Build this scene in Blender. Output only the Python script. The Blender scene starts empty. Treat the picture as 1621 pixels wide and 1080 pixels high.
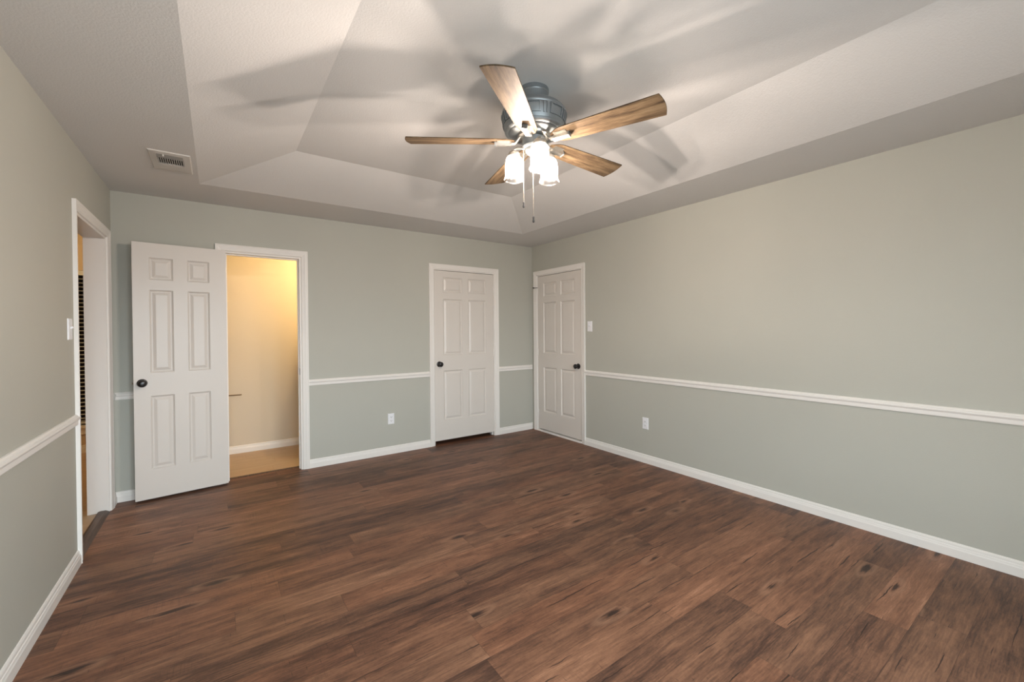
import bpy, bmesh, math, random
from mathutils import Vector, Matrix

S = bpy.context.scene
COL = S.collection
PI = math.pi
R = math.radians

# ------------------------------------------------------------------ camera, sky, exposure
S.view_settings.view_transform = 'Standard'
S.view_settings.look = 'None'
S.view_settings.gamma = 1.0
S.view_settings.use_curve_mapping = False
S.view_settings.exposure = 0.0
S.cycles.use_denoising = True
S.cycles.max_bounces = 14
S.cycles.diffuse_bounces = 8
S.cycles.transparent_max_bounces = 16
S.cycles.sample_clamp_indirect = 6.0

cd = bpy.data.cameras.new('camera')
cam = bpy.data.objects.new('camera', cd)
COL.objects.link(cam)
yaw, pitch, roll = -0.61169, -0.00914, -0.00766
F = Vector((-math.sin(yaw) * math.cos(pitch), math.cos(yaw) * math.cos(pitch), math.sin(pitch)))
Rv = Vector((math.cos(yaw), math.sin(yaw), 0))
Uv = Rv.cross(F)
R2 = math.cos(roll) * Rv + math.sin(roll) * Uv
U2 = -math.sin(roll) * Rv + math.cos(roll) * Uv
m = Matrix((R2, U2, -F)).transposed().to_4x4()
m.translation = Vector((0.67236, -4.47295, 1.32704))
cam.matrix_world = m
cd.sensor_fit = 'HORIZONTAL'
cd.sensor_width = 36.0
cd.lens = 664.56 / 1621 * 36.0
cd.shift_y = -10.84 / 1621
cd.clip_start = 0.02
S.camera = cam

SKY_COL = (0.86, 0.965, 1.02)
SKY_STRENGTH = 22.6
GROUND = 0.3
wd = bpy.data.worlds.new('sky')
S.world = wd
wd.use_nodes = True
bg = wd.node_tree.nodes['Background']
bg.inputs[1].default_value = SKY_STRENGTH
# pale sky above the horizon, darker ground below
_t = wd.node_tree
_tc = _t.nodes.new('ShaderNodeTexCoord')
_sp = _t.nodes.new('ShaderNodeSeparateXYZ')
_rp = _t.nodes.new('ShaderNodeValToRGB')
_mr = _t.nodes.new('ShaderNodeMapRange')
_mr.inputs['From Min'].default_value = -1.0
_t.links.new(_tc.outputs['Generated'], _sp.inputs[0])
_t.links.new(_sp.outputs[2], _mr.inputs[0])
_t.links.new(_mr.outputs[0], _rp.inputs[0])
_rp.color_ramp.elements[0].position = 0.47
_rp.color_ramp.elements[0].color = (*[c * GROUND for c in SKY_COL], 1)
_rp.color_ramp.elements[1].position = 0.53
_rp.color_ramp.elements[1].color = (*SKY_COL, 1)
_t.links.new(_rp.outputs[0], bg.inputs[0])

BULB = 20.0
FAN_WATTS = 38.5
FAN_COL = (1.0, 0.835, 0.72)
TOILET_WATTS = 37.0
BATH_WATTS = 30.0
WARM_COL = (1.0, 0.67, 0.31)


def lamp(name, loc, watts, col, radius, parent=None):
    l = bpy.data.lights.new(name, 'POINT')
    l.energy = watts
    l.color = col
    l.shadow_soft_size = radius
    o = bpy.data.objects.new(name, l)
    COL.objects.link(o)
    o.location = loc
    if parent:
        o.parent = parent
    return o


def shaped_bulb_beam(l):
    """Beam of a bulb screwed in base up: socket and holder shade the steep upward directions, most light leaves sideways."""
    l.use_nodes = True
    t = l.node_tree
    e = t.nodes['Emission']
    tc = t.nodes.new('ShaderNodeTexCoord')
    sp = t.nodes.new('ShaderNodeSeparateXYZ')
    mr = t.nodes.new('ShaderNodeMapRange')
    mr.inputs['From Min'].default_value = -1.0
    rp = t.nodes.new('ShaderNodeValToRGB')
    cr = rp.color_ramp
    cr.interpolation = 'EASE'
    for pos, v in ((0.15, 0.30), (0.33, 1.0), (0.60, 1.0), (0.70, 0.72), (0.82, 0.11)):
        el = cr.elements.new(pos)
        el.color = (v, v, v, 1)
    cr.elements[0].color = (0.08, 0.08, 0.08, 1)
    cr.elements[-1].color = (0.03, 0.03, 0.03, 1)
    t.links.new(tc.outputs['Normal'], sp.inputs[0])
    t.links.new(sp.outputs[2], mr.inputs[0])
    t.links.new(mr.outputs[0], rp.inputs[0])
    t.links.new(rp.outputs[0], e.inputs['Strength'])


def portal(name, loc, sx, sy, rot):
    l = bpy.data.lights.new(name, 'AREA')
    l.shape = 'RECTANGLE'
    l.size, l.size_y = sx, sy
    l.cycles.is_portal = True
    o = bpy.data.objects.new(name, l)
    COL.objects.link(o)
    o.location = loc
    o.rotation_euler = rot
    return o


# ------------------------------------------------------------------ dimensions
W = 4.144          # room width (x)
D = 5.40           # room depth (y from 0 down to -D)
H = 2.44           # lower ceiling
HT = 2.592         # tray ceiling
TL, TR, TB, TF = 0.574, 3.578, -0.563, -4.84      # tray lower edge
TOL, TOR, TOB = 0.562, 0.606, 0.638               # run of the tray slopes
WINS = [(0.30, 1.20), (1.32, 2.22)]             # assumed windows behind the camera, placed to shape the cool light
WZ0, WZ1 = 0.40, 2.08
for x0, x1 in WINS:
    portal('window_daylight', ((x0 + x1) / 2, -D - 0.02, (WZ0 + WZ1) / 2), x1 - x0, WZ1 - WZ0, (R(90), 0, 0))


# ------------------------------------------------------------------ materials
def srgb(r, g, b):
    def f(c):
        c /= 255.0
        return c / 12.92 if c <= 0.04045 else ((c + 0.055) / 1.055) ** 2.4
    return (f(r), f(g), f(b), 1.0)


class NT:
    def __init__(self, name):
        self.m = bpy.data.materials.new(name)
        self.m.use_nodes = True
        self.t = self.m.node_tree
        self.b = self.t.nodes['Principled BSDF']
        self.out = self.t.nodes['Material Output']

    def n(self, typ, **kw):
        nd = self.t.nodes.new(typ)
        for k, v in kw.items():
            setattr(nd, k, v)
        return nd

    def put(self, sock, v):
        if hasattr(v, 'is_output') or isinstance(v, bpy.types.NodeSocket):
            self.t.links.new(v, sock)
        else:
            sock.default_value = v

    def math(self, op, a, b=None, c=None, clamp=False):
        nd = self.n('ShaderNodeMath', operation=op, use_clamp=clamp)
        self.put(nd.inputs[0], a)
        if b is not None:
            self.put(nd.inputs[1], b)
        if c is not None:
            self.put(nd.inputs[2], c)
        return nd.outputs[0]

    def ramp(self, fac, stops, interp='LINEAR'):
        nd = self.n('ShaderNodeValToRGB')
        cr = nd.color_ramp
        cr.interpolation = interp
        while len(cr.elements) < len(stops):
            cr.elements.new(0.5)
        for e, (p, c) in zip(cr.elements, stops):
            e.position = p
            e.color = c if len(c) == 4 else (*c, 1)
        self.put(nd.inputs[0], fac)
        return nd.outputs[0]

    def mix(self, fac, a, b, blend='MIX'):
        nd = self.n('ShaderNodeMix', data_type='RGBA', blend_type=blend)
        self.put(nd.inputs[0], fac)
        self.put(nd.inputs[6], a)
        self.put(nd.inputs[7], b)
        return nd.outputs[2]

    def noise(self, vec, scale, detail=3.0, rough=0.5, dim='3D', dist=0.0):
        nd = self.n('ShaderNodeTexNoise', noise_dimensions=dim)
        if vec is not None:
            self.put(nd.inputs['Vector'], vec)
        nd.inputs['Scale'].default_value = scale
        nd.inputs['Detail'].default_value = detail
        nd.inputs['Roughness'].default_value = rough
        nd.inputs['Distortion'].default_value = dist
        return nd.outputs[0]

    def xyz(self, x, y, z):
        nd = self.n('ShaderNodeCombineXYZ')
        for i, v in enumerate((x, y, z)):
            self.put(nd.inputs[i], v)
        return nd.outputs[0]

    def bump(self, h, strength, dist):
        nd = self.n('ShaderNodeBump')
        nd.inputs['Strength'].default_value = strength
        nd.inputs['Distance'].default_value = dist
        self.put(nd.inputs['Height'], h)
        self.put(self.b.inputs['Normal'], nd.outputs[0])
        return nd

    def set(self, col=None, rough=None, metal=None, spec=None):
        if col is not None:
            self.put(self.b.inputs['Base Color'], col)
        if rough is not None:
            self.put(self.b.inputs['Roughness'], rough)
        if metal is not None:
            self.b.inputs['Metallic'].default_value = metal
        if spec is not None:
            self.b.inputs['Specular IOR Level'].default_value = spec
        return self


def paint(name, col, rough, bump_scale=0, bump_strength=0.0, bump_dist=0.001, mottling=0.02, spec=0.35):
    k = NT(name)
    geo = k.n('ShaderNodeNewGeometry').outputs['Position']
    n = k.noise(geo, 3.0, 4)
    c = k.mix(k.math('MULTIPLY', n, 1.0), [v * (1 - mottling) for v in col[:3]] + [1], [min(1, v * (1 + mottling)) for v in col[:3]] + [1])
    k.set(c, rough, spec=spec)
    if bump_scale:
        h = k.noise(geo, bump_scale, 3, 0.55)
        k.bump(h, bump_strength, bump_dist)
    return k.m


M = {}
M['wall'] = paint('sage_grey_wall_paint', (0.455, 0.457, 0.410, 1), 0.62, 170, 0.35, 0.0012)
M['ceiling'] = paint('textured_white_ceiling_paint', (0.685, 0.685, 0.68, 1), 0.8, 120, 0.6, 0.0022, spec=0.2)
M['trim'] = paint('white_trim_enamel', (0.79, 0.77, 0.74, 1), 0.35, 0)
M['door'] = paint('white_door_enamel', (0.675, 0.64, 0.60, 1), 0.32, 0)
M['plate'] = paint('white_plastic', (0.80, 0.81, 0.84, 1), 0.3, 0)
M['black'] = paint('oil_rubbed_black_metal', (0.012, 0.011, 0.012, 1), 0.28, 0, spec=0.5)
M['bronze'] = paint('dull_bronze', (0.12, 0.075, 0.035, 1), 0.4, 0)
M['dark'] = paint('dark_void', (0.012, 0.011, 0.010, 1), 0.9, 0)  # near-black colour standing in for shade inside openings
M['register'] = paint('white_register_enamel', (0.62, 0.60, 0.57, 1), 0.4, 0)
M['register_dull'] = paint('grey_shaded_register_enamel', (0.30, 0.29, 0.27, 1), 0.5, 0)  # white register enamel with the louvres' shade put into its grey
M['toilet_wall'] = paint('toilet_room_wall_paint', (0.62, 0.56, 0.46, 1), 0.6, 170, 0.3, 0.001)
M['bath_wall'] = paint('bathroom_wall_paint', (0.62, 0.52, 0.40, 1), 0.6, 170, 0.3, 0.001)

k = NT('pewter_metal')
k.set((0.27, 0.295, 0.31, 1), 0.38, 0.65)
M['pewter'] = k.m
k = NT('brushed_nickel')
geo = k.n('ShaderNodeTexCoord').outputs['Object']
k.set(k.mix(k.noise(geo, 60, 2), (0.48, 0.46, 0.42, 1), (0.62, 0.60, 0.56, 1)), 0.3, 0.9)
M['nickel'] = k.m
k = NT('ball_chain')
k.set((0.42, 0.38, 0.32, 1), 0.4, 0.5)
M['chain'] = k.m
M['fob'] = paint('dark_pewter_fob', (0.07, 0.07, 0.072, 1), 0.45, 0)

# frosted glass shade
k = NT('frosted_glass_shade')
tr = k.n('ShaderNodeBsdfTransparent')
tr.inputs[0].default_value = (1, 1, 1, 1)
tl = k.n('ShaderNodeBsdfTranslucent')
tl.inputs[0].default_value = (1, 0.96, 0.9, 1)
mx = k.n('ShaderNodeMixShader')
mx.inputs[0].default_value = 0.18
k.t.links.new(tr.outputs[0], mx.inputs[1])
k.t.links.new(tl.outputs[0], mx.inputs[2])
gl = k.n('ShaderNodeBsdfGlossy')
gl.inputs[1].default_value = 0.25
mx2 = k.n('ShaderNodeMixShader')
mx2.inputs[0].default_value = 0.05
k.t.links.new(mx.outputs[0], mx2.inputs[1])
k.t.links.new(gl.outputs[0], mx2.inputs[2])
k.t.links.new(mx2.outputs[0], k.out.inputs[0])
M['shade'] = k.m

k = NT('glowing_bulb')
em = k.n('ShaderNodeEmission')
em.inputs[0].default_value = (1.0, 0.84, 0.62, 1)
em.inputs[1].default_value = BULB
tr = k.n('ShaderNodeBsdfTransparent')
ad = k.n('ShaderNodeAddShader')
k.t.links.new(em.outputs[0], ad.inputs[0])
k.t.links.new(tr.outputs[0], ad.inputs[1])
k.t.links.new(ad.outputs[0], k.out.inputs[0])
M['bulb'] = k.m

# window panes
k = NT('window_glass')
tr = k.n('ShaderNodeBsdfTransparent')
gl = k.n('ShaderNodeBsdfGlossy')
gl.inputs[1].default_value = 0.02
mx = k.n('ShaderNodeMixShader')
mx.inputs[0].default_value = 0.05
k.t.links.new(tr.outputs[0], mx.inputs[1])
k.t.links.new(gl.outputs[0], mx.inputs[2])
k.t.links.new(mx.outputs[0], k.out.inputs[0])
M['glass'] = k.m
M['night_glass'] = paint('dark_window_pane', (0.006, 0.008, 0.016, 1), 0.15, 0)  # opaque pane, the dark outdoors put into its colour
M['blind'] = paint('white_blind_slat', (0.66, 0.70, 0.74, 1), 0.4, 0)


def plank_floor(name, pw, pl, y0, stops, hue_var, cracks=True, rough=0.42, contrast=1.0):
    """Vinyl planks running along x: rows of width pw, staggered joints of length pl."""
    k = NT(name)
    pos = k.n('ShaderNodeNewGeometry').outputs['Position']
    sep = k.n('ShaderNodeSeparateXYZ')
    k.put(sep.inputs[0], pos)
    x, y = sep.outputs[0], sep.outputs[1]
    v = k.math('DIVIDE', k.math('SUBTRACT', y, y0), pw)
    row = k.math('FLOOR', v)
    fv = k.math('FRACT', v)
    wn = k.n('ShaderNodeTexWhiteNoise', noise_dimensions='1D')
    k.put(wn.inputs['W'], k.math('ADD', row, 37.3))
    u = k.math('DIVIDE', k.math('ADD', x, k.math('MULTIPLY', wn.outputs[0], pl * 7.0)), pl)
    colm = k.math('FLOOR', u)
    fu = k.math('FRACT', u)
    idv = k.xyz(row, colm, 3.0)
    wn2 = k.n('ShaderNodeTexWhiteNoise', noise_dimensions='3D')
    k.put(wn2.inputs['Vector'], idv)
    rnd = wn2.outputs[0]
    wn3 = k.n('ShaderNodeTexWhiteNoise', noise_dimensions='3D')
    k.put(wn3.inputs['Vector'], k.xyz(colm, row, 11.0))
    rnd2 = wn3.outputs[0]
    # per plank local coordinates, shifted so each plank shows its own wood
    sx = k.math('ADD', x, k.math('MULTIPLY', rnd, 31.0))
    sy = k.math('ADD', y, k.math('MULTIPLY', rnd2, 17.0))
    # grain: long streaks along x with a wandering warp
    warp = k.noise(k.xyz(k.math('MULTIPLY', sx, 2.2), k.math('MULTIPLY', sy, 5.0), rnd), 1.0, 3, 0.55)
    sy2 = k.math('ADD', sy, k.math('MULTIPLY', warp, 0.035))
    g1 = k.noise(k.xyz(k.math('MULTIPLY', sx, 1.7), k.math('MULTIPLY', sy2, 20.0), rnd), 1.0, 7, 0.66)
    g2 = k.noise(k.xyz(k.math('MULTIPLY', sx, 9.0), k.math('MULTIPLY', sy2, 130.0), rnd2), 1.0, 3, 0.6)
    blot = k.noise(k.xyz(k.math('MULTIPLY', sx, 3.2), k.math('MULTIPLY', sy, 11.0), rnd2), 1.0, 6, 0.66, dist=0.5)
    rg = k.noise(k.xyz(k.math('MULTIPLY', sx, 3.0), k.math('MULTIPLY', sy2, 62.0), k.math('ADD', rnd, 2.0)), 1.0, 4, 0.6)
    ridge = k.math('SUBTRACT', 1.0, k.math('MULTIPLY', k.math('ABSOLUTE', k.math('SUBTRACT', rg, 0.5)), 9.0), clamp=True)
    rmask = k.noise(k.xyz(k.math('MULTIPLY', sx, 1.7), k.math('MULTIPLY', sy, 9.0), k.math('ADD', rnd2, 3.0)), 1.0, 2)
    rmask = k.math('MULTIPLY', k.math('SUBTRACT', rmask, 0.42), 4.0, clamp=True)
    tone = k.math('ADD', k.math('MULTIPLY', g1, 0.70), k.math('MULTIPLY', blot, 0.54))
    tone = k.math('ADD', tone, k.math('MULTIPLY', k.math('SUBTRACT', g2, 0.5), 0.42))
    tone = k.math('ADD', tone, k.math('MULTIPLY', k.math('SUBTRACT', rnd, 0.5), 0.21 * contrast))
    tone = k.math('ADD', k.math('MULTIPLY', k.math('SUBTRACT', tone, 0.62), 1.5 * contrast), 0.5)
    tone = k.math('SUBTRACT', tone, k.math('MULTIPLY', k.math('MULTIPLY', ridge, rmask), 0.15 * contrast))
    fine = k.noise(k.xyz(k.math('MULTIPLY', sx, 14.0), k.math('MULTIPLY', sy2, 210.0), rnd), 1.0, 2, 0.6)
    tone = k.math('ADD', tone, k.math('MULTIPLY', k.math('SUBTRACT', fine, 0.5), 0.42 * contrast))
    grit = k.noise(k.xyz(k.math('MULTIPLY', sx, 90.0), k.math('MULTIPLY', sy, 170.0), rnd), 1.0, 2, 0.6)
    tone = k.math('ADD', tone, k.math('MULTIPLY', k.math('SUBTRACT', grit, 0.5), 0.28 * contrast))
    base = k.ramp(tone, stops)
    base = k.mix(k.math('MULTIPLY', rnd2, hue_var), base, k.mix(1.0, base, (1.12, 0.93, 0.86, 1), 'MULTIPLY'))
    dark = None
    if cracks:
        # drying cracks: thin dark wandering lines along the grain, only here and there
        wob = k.noise(k.xyz(k.math('MULTIPLY', sx, 5.0), k.math('MULTIPLY', sy, 4.0), rnd), 1.0, 4, 0.6)
        sv = k.math('ADD', k.math('DIVIDE', sy, 0.047), k.math('MULTIPLY', wob, 0.8))
        strip = k.math('FLOOR', sv)
        off = k.math('MULTIPLY', k.math('ABSOLUTE', k.math('SUBTRACT', k.math('FRACT', sv), 0.5)), 0.047)
        gate = k.noise(k.xyz(k.math('MULTIPLY', sx, 3.2), k.math('MULTIPLY', strip, 5.37), k.math('ADD', rnd2, 5.0)), 1.0, 2, 0.5)
        gate = k.math('MULTIPLY', k.math('SUBTRACT', gate, 0.57), 7.0, clamp=True)
        line = k.math('SUBTRACT', 1.0, k.math('DIVIDE', off, k.math('MULTIPLY_ADD', gate, 0.0042, 0.0001)), clamp=True)
        dark = k.math('MULTIPLY', k.math('MULTIPLY', line, 2.2, clamp=True), k.math('MULTIPLY', gate, 3.0, clamp=True))
        # short checks across the grain
        cu = k.math('DIVIDE', sx, 0.052)
        cv = k.math('DIVIDE', sy, 0.034)
        wc = k.n('ShaderNodeTexWhiteNoise', noise_dimensions='2D')
        k.put(wc.inputs['Vector'], k.xyz(k.math('FLOOR', cu), k.math('FLOOR', cv), 0.0))
        cfu = k.math('MULTIPLY', k.math('ABSOLUTE', k.math('SUBTRACT', k.math('FRACT', cu), 0.5)), 0.052)
        cfv = k.math('ABSOLUTE', k.math('SUBTRACT', k.math('FRACT', cv), 0.5))
        cc = k.math('SUBTRACT', 1.0, k.math('DIVIDE', cfu, k.math('MULTIPLY', k.math('SUBTRACT', 0.5, cfv), 0.0040)), clamp=True)
        cpatch = k.noise(k.xyz(k.math('MULTIPLY', sx, 1.3), k.math('MULTIPLY', sy, 4.0), k.math('ADD', rnd2, 7.0)), 1.0, 1)
        cg = k.math('MULTIPLY', k.math('GREATER_THAN', wc.outputs[0], 0.88), k.math('GREATER_THAN', cpatch, 0.52))
        dark = k.math('MAXIMUM', dark, k.math('MULTIPLY', cc, cg))
        # knots: dark eyes with a pale rim
        vo = k.n('ShaderNodeTexVoronoi', feature='F1', voronoi_dimensions='2D')
        k.put(vo.inputs['Vector'], k.xyz(k.math('MULTIPLY', sx, 1.25), k.math('MULTIPLY', sy, 4.2), 0.0))
        vo.inputs['Scale'].default_value = 1.0
        vo.inputs['Randomness'].default_value = 1.0
        kd = k.math('ADD', vo.outputs['Distance'], k.math('ADD', k.math('MULTIPLY', k.math('SUBTRACT', g1, 0.5), 0.22), k.math('MULTIPLY', k.math('SUBTRACT', g2, 0.5), 0.10)))
        kc = k.n('ShaderNodeSeparateColor')
        k.put(kc.inputs[0], vo.outputs['Color'])
        kg = k.math('GREATER_THAN', kc.outputs[0], 0.62)
        knot = k.math('MULTIPLY', k.math('MULTIPLY', k.math('SUBTRACT', 1.0, k.math('DIVIDE', kd, 0.065)), 1.8, clamp=True), kg)
        halo = k.math('SUBTRACT', 1.0, k.math('DIVIDE', k.math('ABSOLUTE', k.math('SUBTRACT', kd, 0.115)), 0.055), clamp=True)
        halo = k.math('MULTIPLY', halo, kg)
        base = k.mix(k.math('MULTIPLY', halo, 0.40), base, stops[-1][1])
        dark = k.math('MAXIMUM', dark, k.math('MULTIPLY', knot, 1.0, clamp=True))
        # saw marks: fine lines across the plank, in patches
        sw = k.noise(k.xyz(k.math('MULTIPLY', sx, 260.0), k.math('MULTIPLY', sy, 7.0), rnd), 1.0, 1)
        sg = k.noise(k.xyz(k.math('MULTIPLY', sx, 3.0), k.math('MULTIPLY', sy, 6.0), k.math('ADD', rnd2, 9.0)), 1.0, 2)
        sg = k.math('MULTIPLY', k.math('SUBTRACT', sg, 0.5), 6.0, clamp=True)
        saw = k.math('MULTIPLY', k.math('MULTIPLY', k.math('SUBTRACT', sw, 0.56), 6.0, clamp=True), sg)
        dark = k.math('MAXIMUM', dark, k.math('MULTIPLY', saw, 0.40))
        base = k.mix(k.math('MULTIPLY', dark, 0.85), base, srgb(36, 24, 21))
    # joints
    ev = k.math('MULTIPLY', k.math('MINIMUM', fv, k.math('SUBTRACT', 1.0, fv)), pw)
    eu = k.math('MULTIPLY', k.math('MINIMUM', fu, k.math('SUBTRACT', 1.0, fu)), pl)
    edge = k.math('MINIMUM', ev, eu)
    seam = k.math('SUBTRACT', 1.0, k.math('DIVIDE', edge, 0.0016), clamp=True)
    base = k.mix(k.math('MULTIPLY', seam, 0.55), base, [c * 0.35 for c in stops[0][1][:3]] + [1])
    k.set(base, k.math('ADD', rough, k.math('MULTIPLY', g2, 0.12)), spec=0.4)
    hgt = k.math('SUBTRACT', k.math('MULTIPLY', g2, 0.25), seam)
    if dark is not None:
        hgt = k.math('SUBTRACT', hgt, k.math('MULTIPLY', dark, 0.8))
    k.bump(hgt, 0.35, 0.0008)
    return k.m


M['floor'] = plank_floor('dark_walnut_vinyl_planks', 0.1565, 1.22, -2.873,
                         [(0.0, srgb(50, 34, 28)), (0.25, srgb(82, 57, 45)), (0.5, srgb(114, 81, 62)),
                          (0.75, srgb(138, 101, 78)), (1.0, srgb(168, 128, 102))], 0.55)
M['tan_floor'] = plank_floor('tan_bathroom_planks', 0.15, 1.2, 0.0,
                             [(0.0, srgb(150, 130, 106)), (0.5, srgb(178, 158, 132)), (1.0, srgb(200, 182, 156))],
                             0.3, cracks=False, rough=0.4, contrast=0.5)
k = NT('threshold_wood')
pos = k.n('ShaderNodeNewGeometry').outputs['Position']
sep = k.n('ShaderNodeSeparateXYZ')
k.put(sep.inputs[0], pos)
g = k.noise(k.xyz(k.math('MULTIPLY', sep.outputs[0], 90.0), k.math('MULTIPLY', sep.outputs[1], 6.0), 0.0), 1.0, 4)
k.set(k.ramp(g, [(0.3, srgb(58, 42, 34)), (0.7, srgb(92, 70, 55))]), 0.45)
M['threshold'] = k.m

# fan blades: weathered oak, grain along the blade (object x)
k = NT('weathered_oak_blade')
oc = k.n('ShaderNodeTexCoord').outputs['Object']
oi = k.n('ShaderNodeObjectInfo').outputs['Random']
sep = k.n('ShaderNodeSeparateXYZ')
k.put(sep.inputs[0], oc)
bx_, by_ = sep.outputs[0], sep.outputs[1]
oz = k.math('MULTIPLY', oi, 20.0)
g1 = k.noise(k.xyz(k.math('MULTIPLY', bx_, 4.0), k.math('MULTIPLY', by_, 42.0), oz), 1.0, 6, 0.62)
g2 = k.noise(k.xyz(k.math('MULTIPLY', bx_, 26.0), k.math('MULTIPLY', by_, 420.0), oz), 1.0, 3, 0.6)
tt = k.math('ADD', k.math('MULTIPLY', g1, 0.75), k.math('MULTIPLY', g2, 0.30))
k.set(k.ramp(tt, [(0.36, srgb(52, 41, 31)), (0.46, srgb(82, 67, 51)), (0.58, srgb(110, 92, 70)), (0.72, srgb(130, 112, 89))]), 0.55, spec=0.15)
k.bump(g2, 0.15, 0.0006)
M['blade'] = k.m


# ------------------------------------------------------------------ mesh helpers
def link(name, bm, mat, parent=None, smooth=False, bevel=0.0, normals=True):
    if normals:
        bmesh.ops.recalc_face_normals(bm, faces=bm.faces)
    me = bpy.data.meshes.new(name)
    bm.to_mesh(me)
    bm.free()
    o = bpy.data.objects.new(name, me)
    COL.objects.link(o)
    for mm in (mat if isinstance(mat, (list, tuple)) else [mat]):
        me.materials.append(mm)
    if smooth:
        me.polygons.foreach_set('use_smooth', [True] * len(me.polygons))
        me.set_sharp_from_angle(angle=R(38))
    if bevel:
        b = o.modifiers.new('bevel', 'BEVEL')
        b.width = bevel
        b.segments = 2
        b.limit_method = 'ANGLE'
    if parent:
        o.parent = parent
    return o


def box(bm, x0, x1, y0, y1, z0, z1, mtx=None):
    vs = [bm.verts.new((x, y, z)) for z in (z0, z1) for y in (y0, y1) for x in (x0, x1)]
    for f in ((0, 2, 3, 1), (4, 5, 7, 6), (0, 1, 5, 4), (2, 6, 7, 3), (0, 4, 6, 2), (1, 3, 7, 5)):
        bm.faces.new([vs[i] for i in f])
    if mtx is not None:
        bmesh.ops.transform(bm, matrix=mtx, verts=vs)
    return vs


def lathe(bm, prof, segs=40, mtx=None, cap0=True, cap1=True):
    rings = []
    for r, z in prof:
        rings.append([bm.verts.new((r * math.cos(2 * PI * i / segs), r * math.sin(2 * PI * i / segs), z)) for i in range(segs)])
    for a, b in zip(rings, rings[1:]):
        for i in range(segs):
            j = (i + 1) % segs
            bm.faces.new((a[i], a[j], b[j], b[i]))
    if cap0:
        bm.faces.new(rings[0][::-1])
    if cap1:
        bm.faces.new(rings[-1])
    if mtx is not None:
        bmesh.ops.transform(bm, matrix=mtx, verts=[v for r_ in rings for v in r_])


def tube(bm, pts, rad, segs=10):
    pts = [Vector(p) for p in pts]
    rings = []
    up = Vector((0, 0, 1))
    for i, p in enumerate(pts):
        t = (pts[min(i + 1, len(pts) - 1)] - pts[max(i - 1, 0)]).normalized()
        a = t.cross(up)
        if a.length < 1e-3:
            a = t.cross(Vector((1, 0, 0)))
        a.normalize()
        b = a.cross(t)
        r = rad[i] if isinstance(rad, (list, tuple)) else rad
        rings.append([bm.verts.new(p + r * (math.cos(2 * PI * j / segs) * a + math.sin(2 * PI * j / segs) * b)) for j in range(segs)])
    for a, b in zip(rings, rings[1:]):
        for j in range(segs):
            q = (j + 1) % segs
            bm.faces.new((a[j], a[q], b[q], b[j]))
    bm.faces.new(rings[0][::-1])
    bm.faces.new(rings[-1])


def extrude_run(bm, prof, p0, p1, out, m0=0.0, m1=0.0):
    """Sweep a profile (offset from the wall, height) from p0 to p1; out = direction off the wall.
    m0, m1: how far the end moves along the run per unit of offset (mitres)."""
    p0, p1, out = Vector(p0), Vector(p1), Vector(out)
    d = (p1 - p0).normalized()
    a = [bm.verts.new(p0 + out * o + d * (m0 * o) + Vector((0, 0, z))) for o, z in prof]
    b = [bm.verts.new(p1 + out * o + d * (m1 * o) + Vector((0, 0, z))) for o, z in prof]
    n = len(prof)
    for i in range(n):
        j = (i + 1) % n
        bm.faces.new((a[i], a[j], b[j], b[i]))
    bm.faces.new(a[::-1])
    bm.faces.new(b)


def tag(o, label, cat, group=None, kind=None):
    o['label'] = label
    o['category'] = cat
    if group:
        o['group'] = group
    if kind:
        o['kind'] = kind
    return o


def empty(name, loc, rotz=0.0):
    o = bpy.data.objects.new(name, None)
    COL.objects.link(o)
    o.location = loc
    o.rotation_euler = (0, 0, rotz)
    o.empty_display_size = 0.1
    return o


def wall_mesh(bm, axis, at, th, u0, u1, z0, z1, holes):
    """A wall slab of thickness th from plane 'at', axis 'x' (runs along x) or 'y'; holes = (ua, ub, za, zb)."""
    us = sorted({u0, u1, *[h[0] for h in holes], *[h[1] for h in holes]})
    zs = sorted({z0, z1, *[h[2] for h in holes], *[h[3] for h in holes]})

    def solid(i, j):
        if not (0 <= i < len(us) - 1 and 0 <= j < len(zs) - 1):
            return False
        cu, cz = (us[i] + us[i + 1]) / 2, (zs[j] + zs[j + 1]) / 2
        return not any(h[0] < cu < h[1] and h[2] < cz < h[3] for h in holes)

    def P(u, z, d):
        return (u, at + d, z) if axis == 'x' else (at + d, u, z)
    cache = {}

    def V(i, j, d):
        key = (i, j, d)
        if key not in cache:
            cache[key] = bm.verts.new(P(us[i], zs[j], d))
        return cache[key]
    for i in range(len(us) - 1):
        for j in range(len(zs) - 1):
            if not solid(i, j):
                continue
            for d in (0.0, th):
                bm.faces.new((V(i, j, d), V(i + 1, j, d), V(i + 1, j + 1, d), V(i, j + 1, d)))
            for di, dj, a, b in ((-1, 0, (i, j), (i, j + 1)), (1, 0, (i + 1, j), (i + 1, j + 1)),
                                 (0, -1, (i, j), (i + 1, j)), (0, 1, (i, j + 1), (i + 1, j + 1))):
                if not solid(i + di, j + dj):
                    bm.faces.new((V(*a, 0.0), V(*b, 0.0), V(*b, th), V(*a, th)))


def structure(name, bm, mat, label, cat, **kw):
    o = link(name, bm, mat, **kw)
    return tag(o, label, cat, kind='structure')


# ------------------------------------------------------------------ room shell
TH = 0.11
# door openings
A0, A1 = 0.720, 1.336          # opening to the toilet room (back wall)
B0, B1 = 2.708, 3.538          # closet opening (back wall)
C0, C1 = -0.940, -0.110        # door in the right wall
L0, L1 = -1.012, -0.180        # doorway in the left wall
DZ = 2.044

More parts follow.
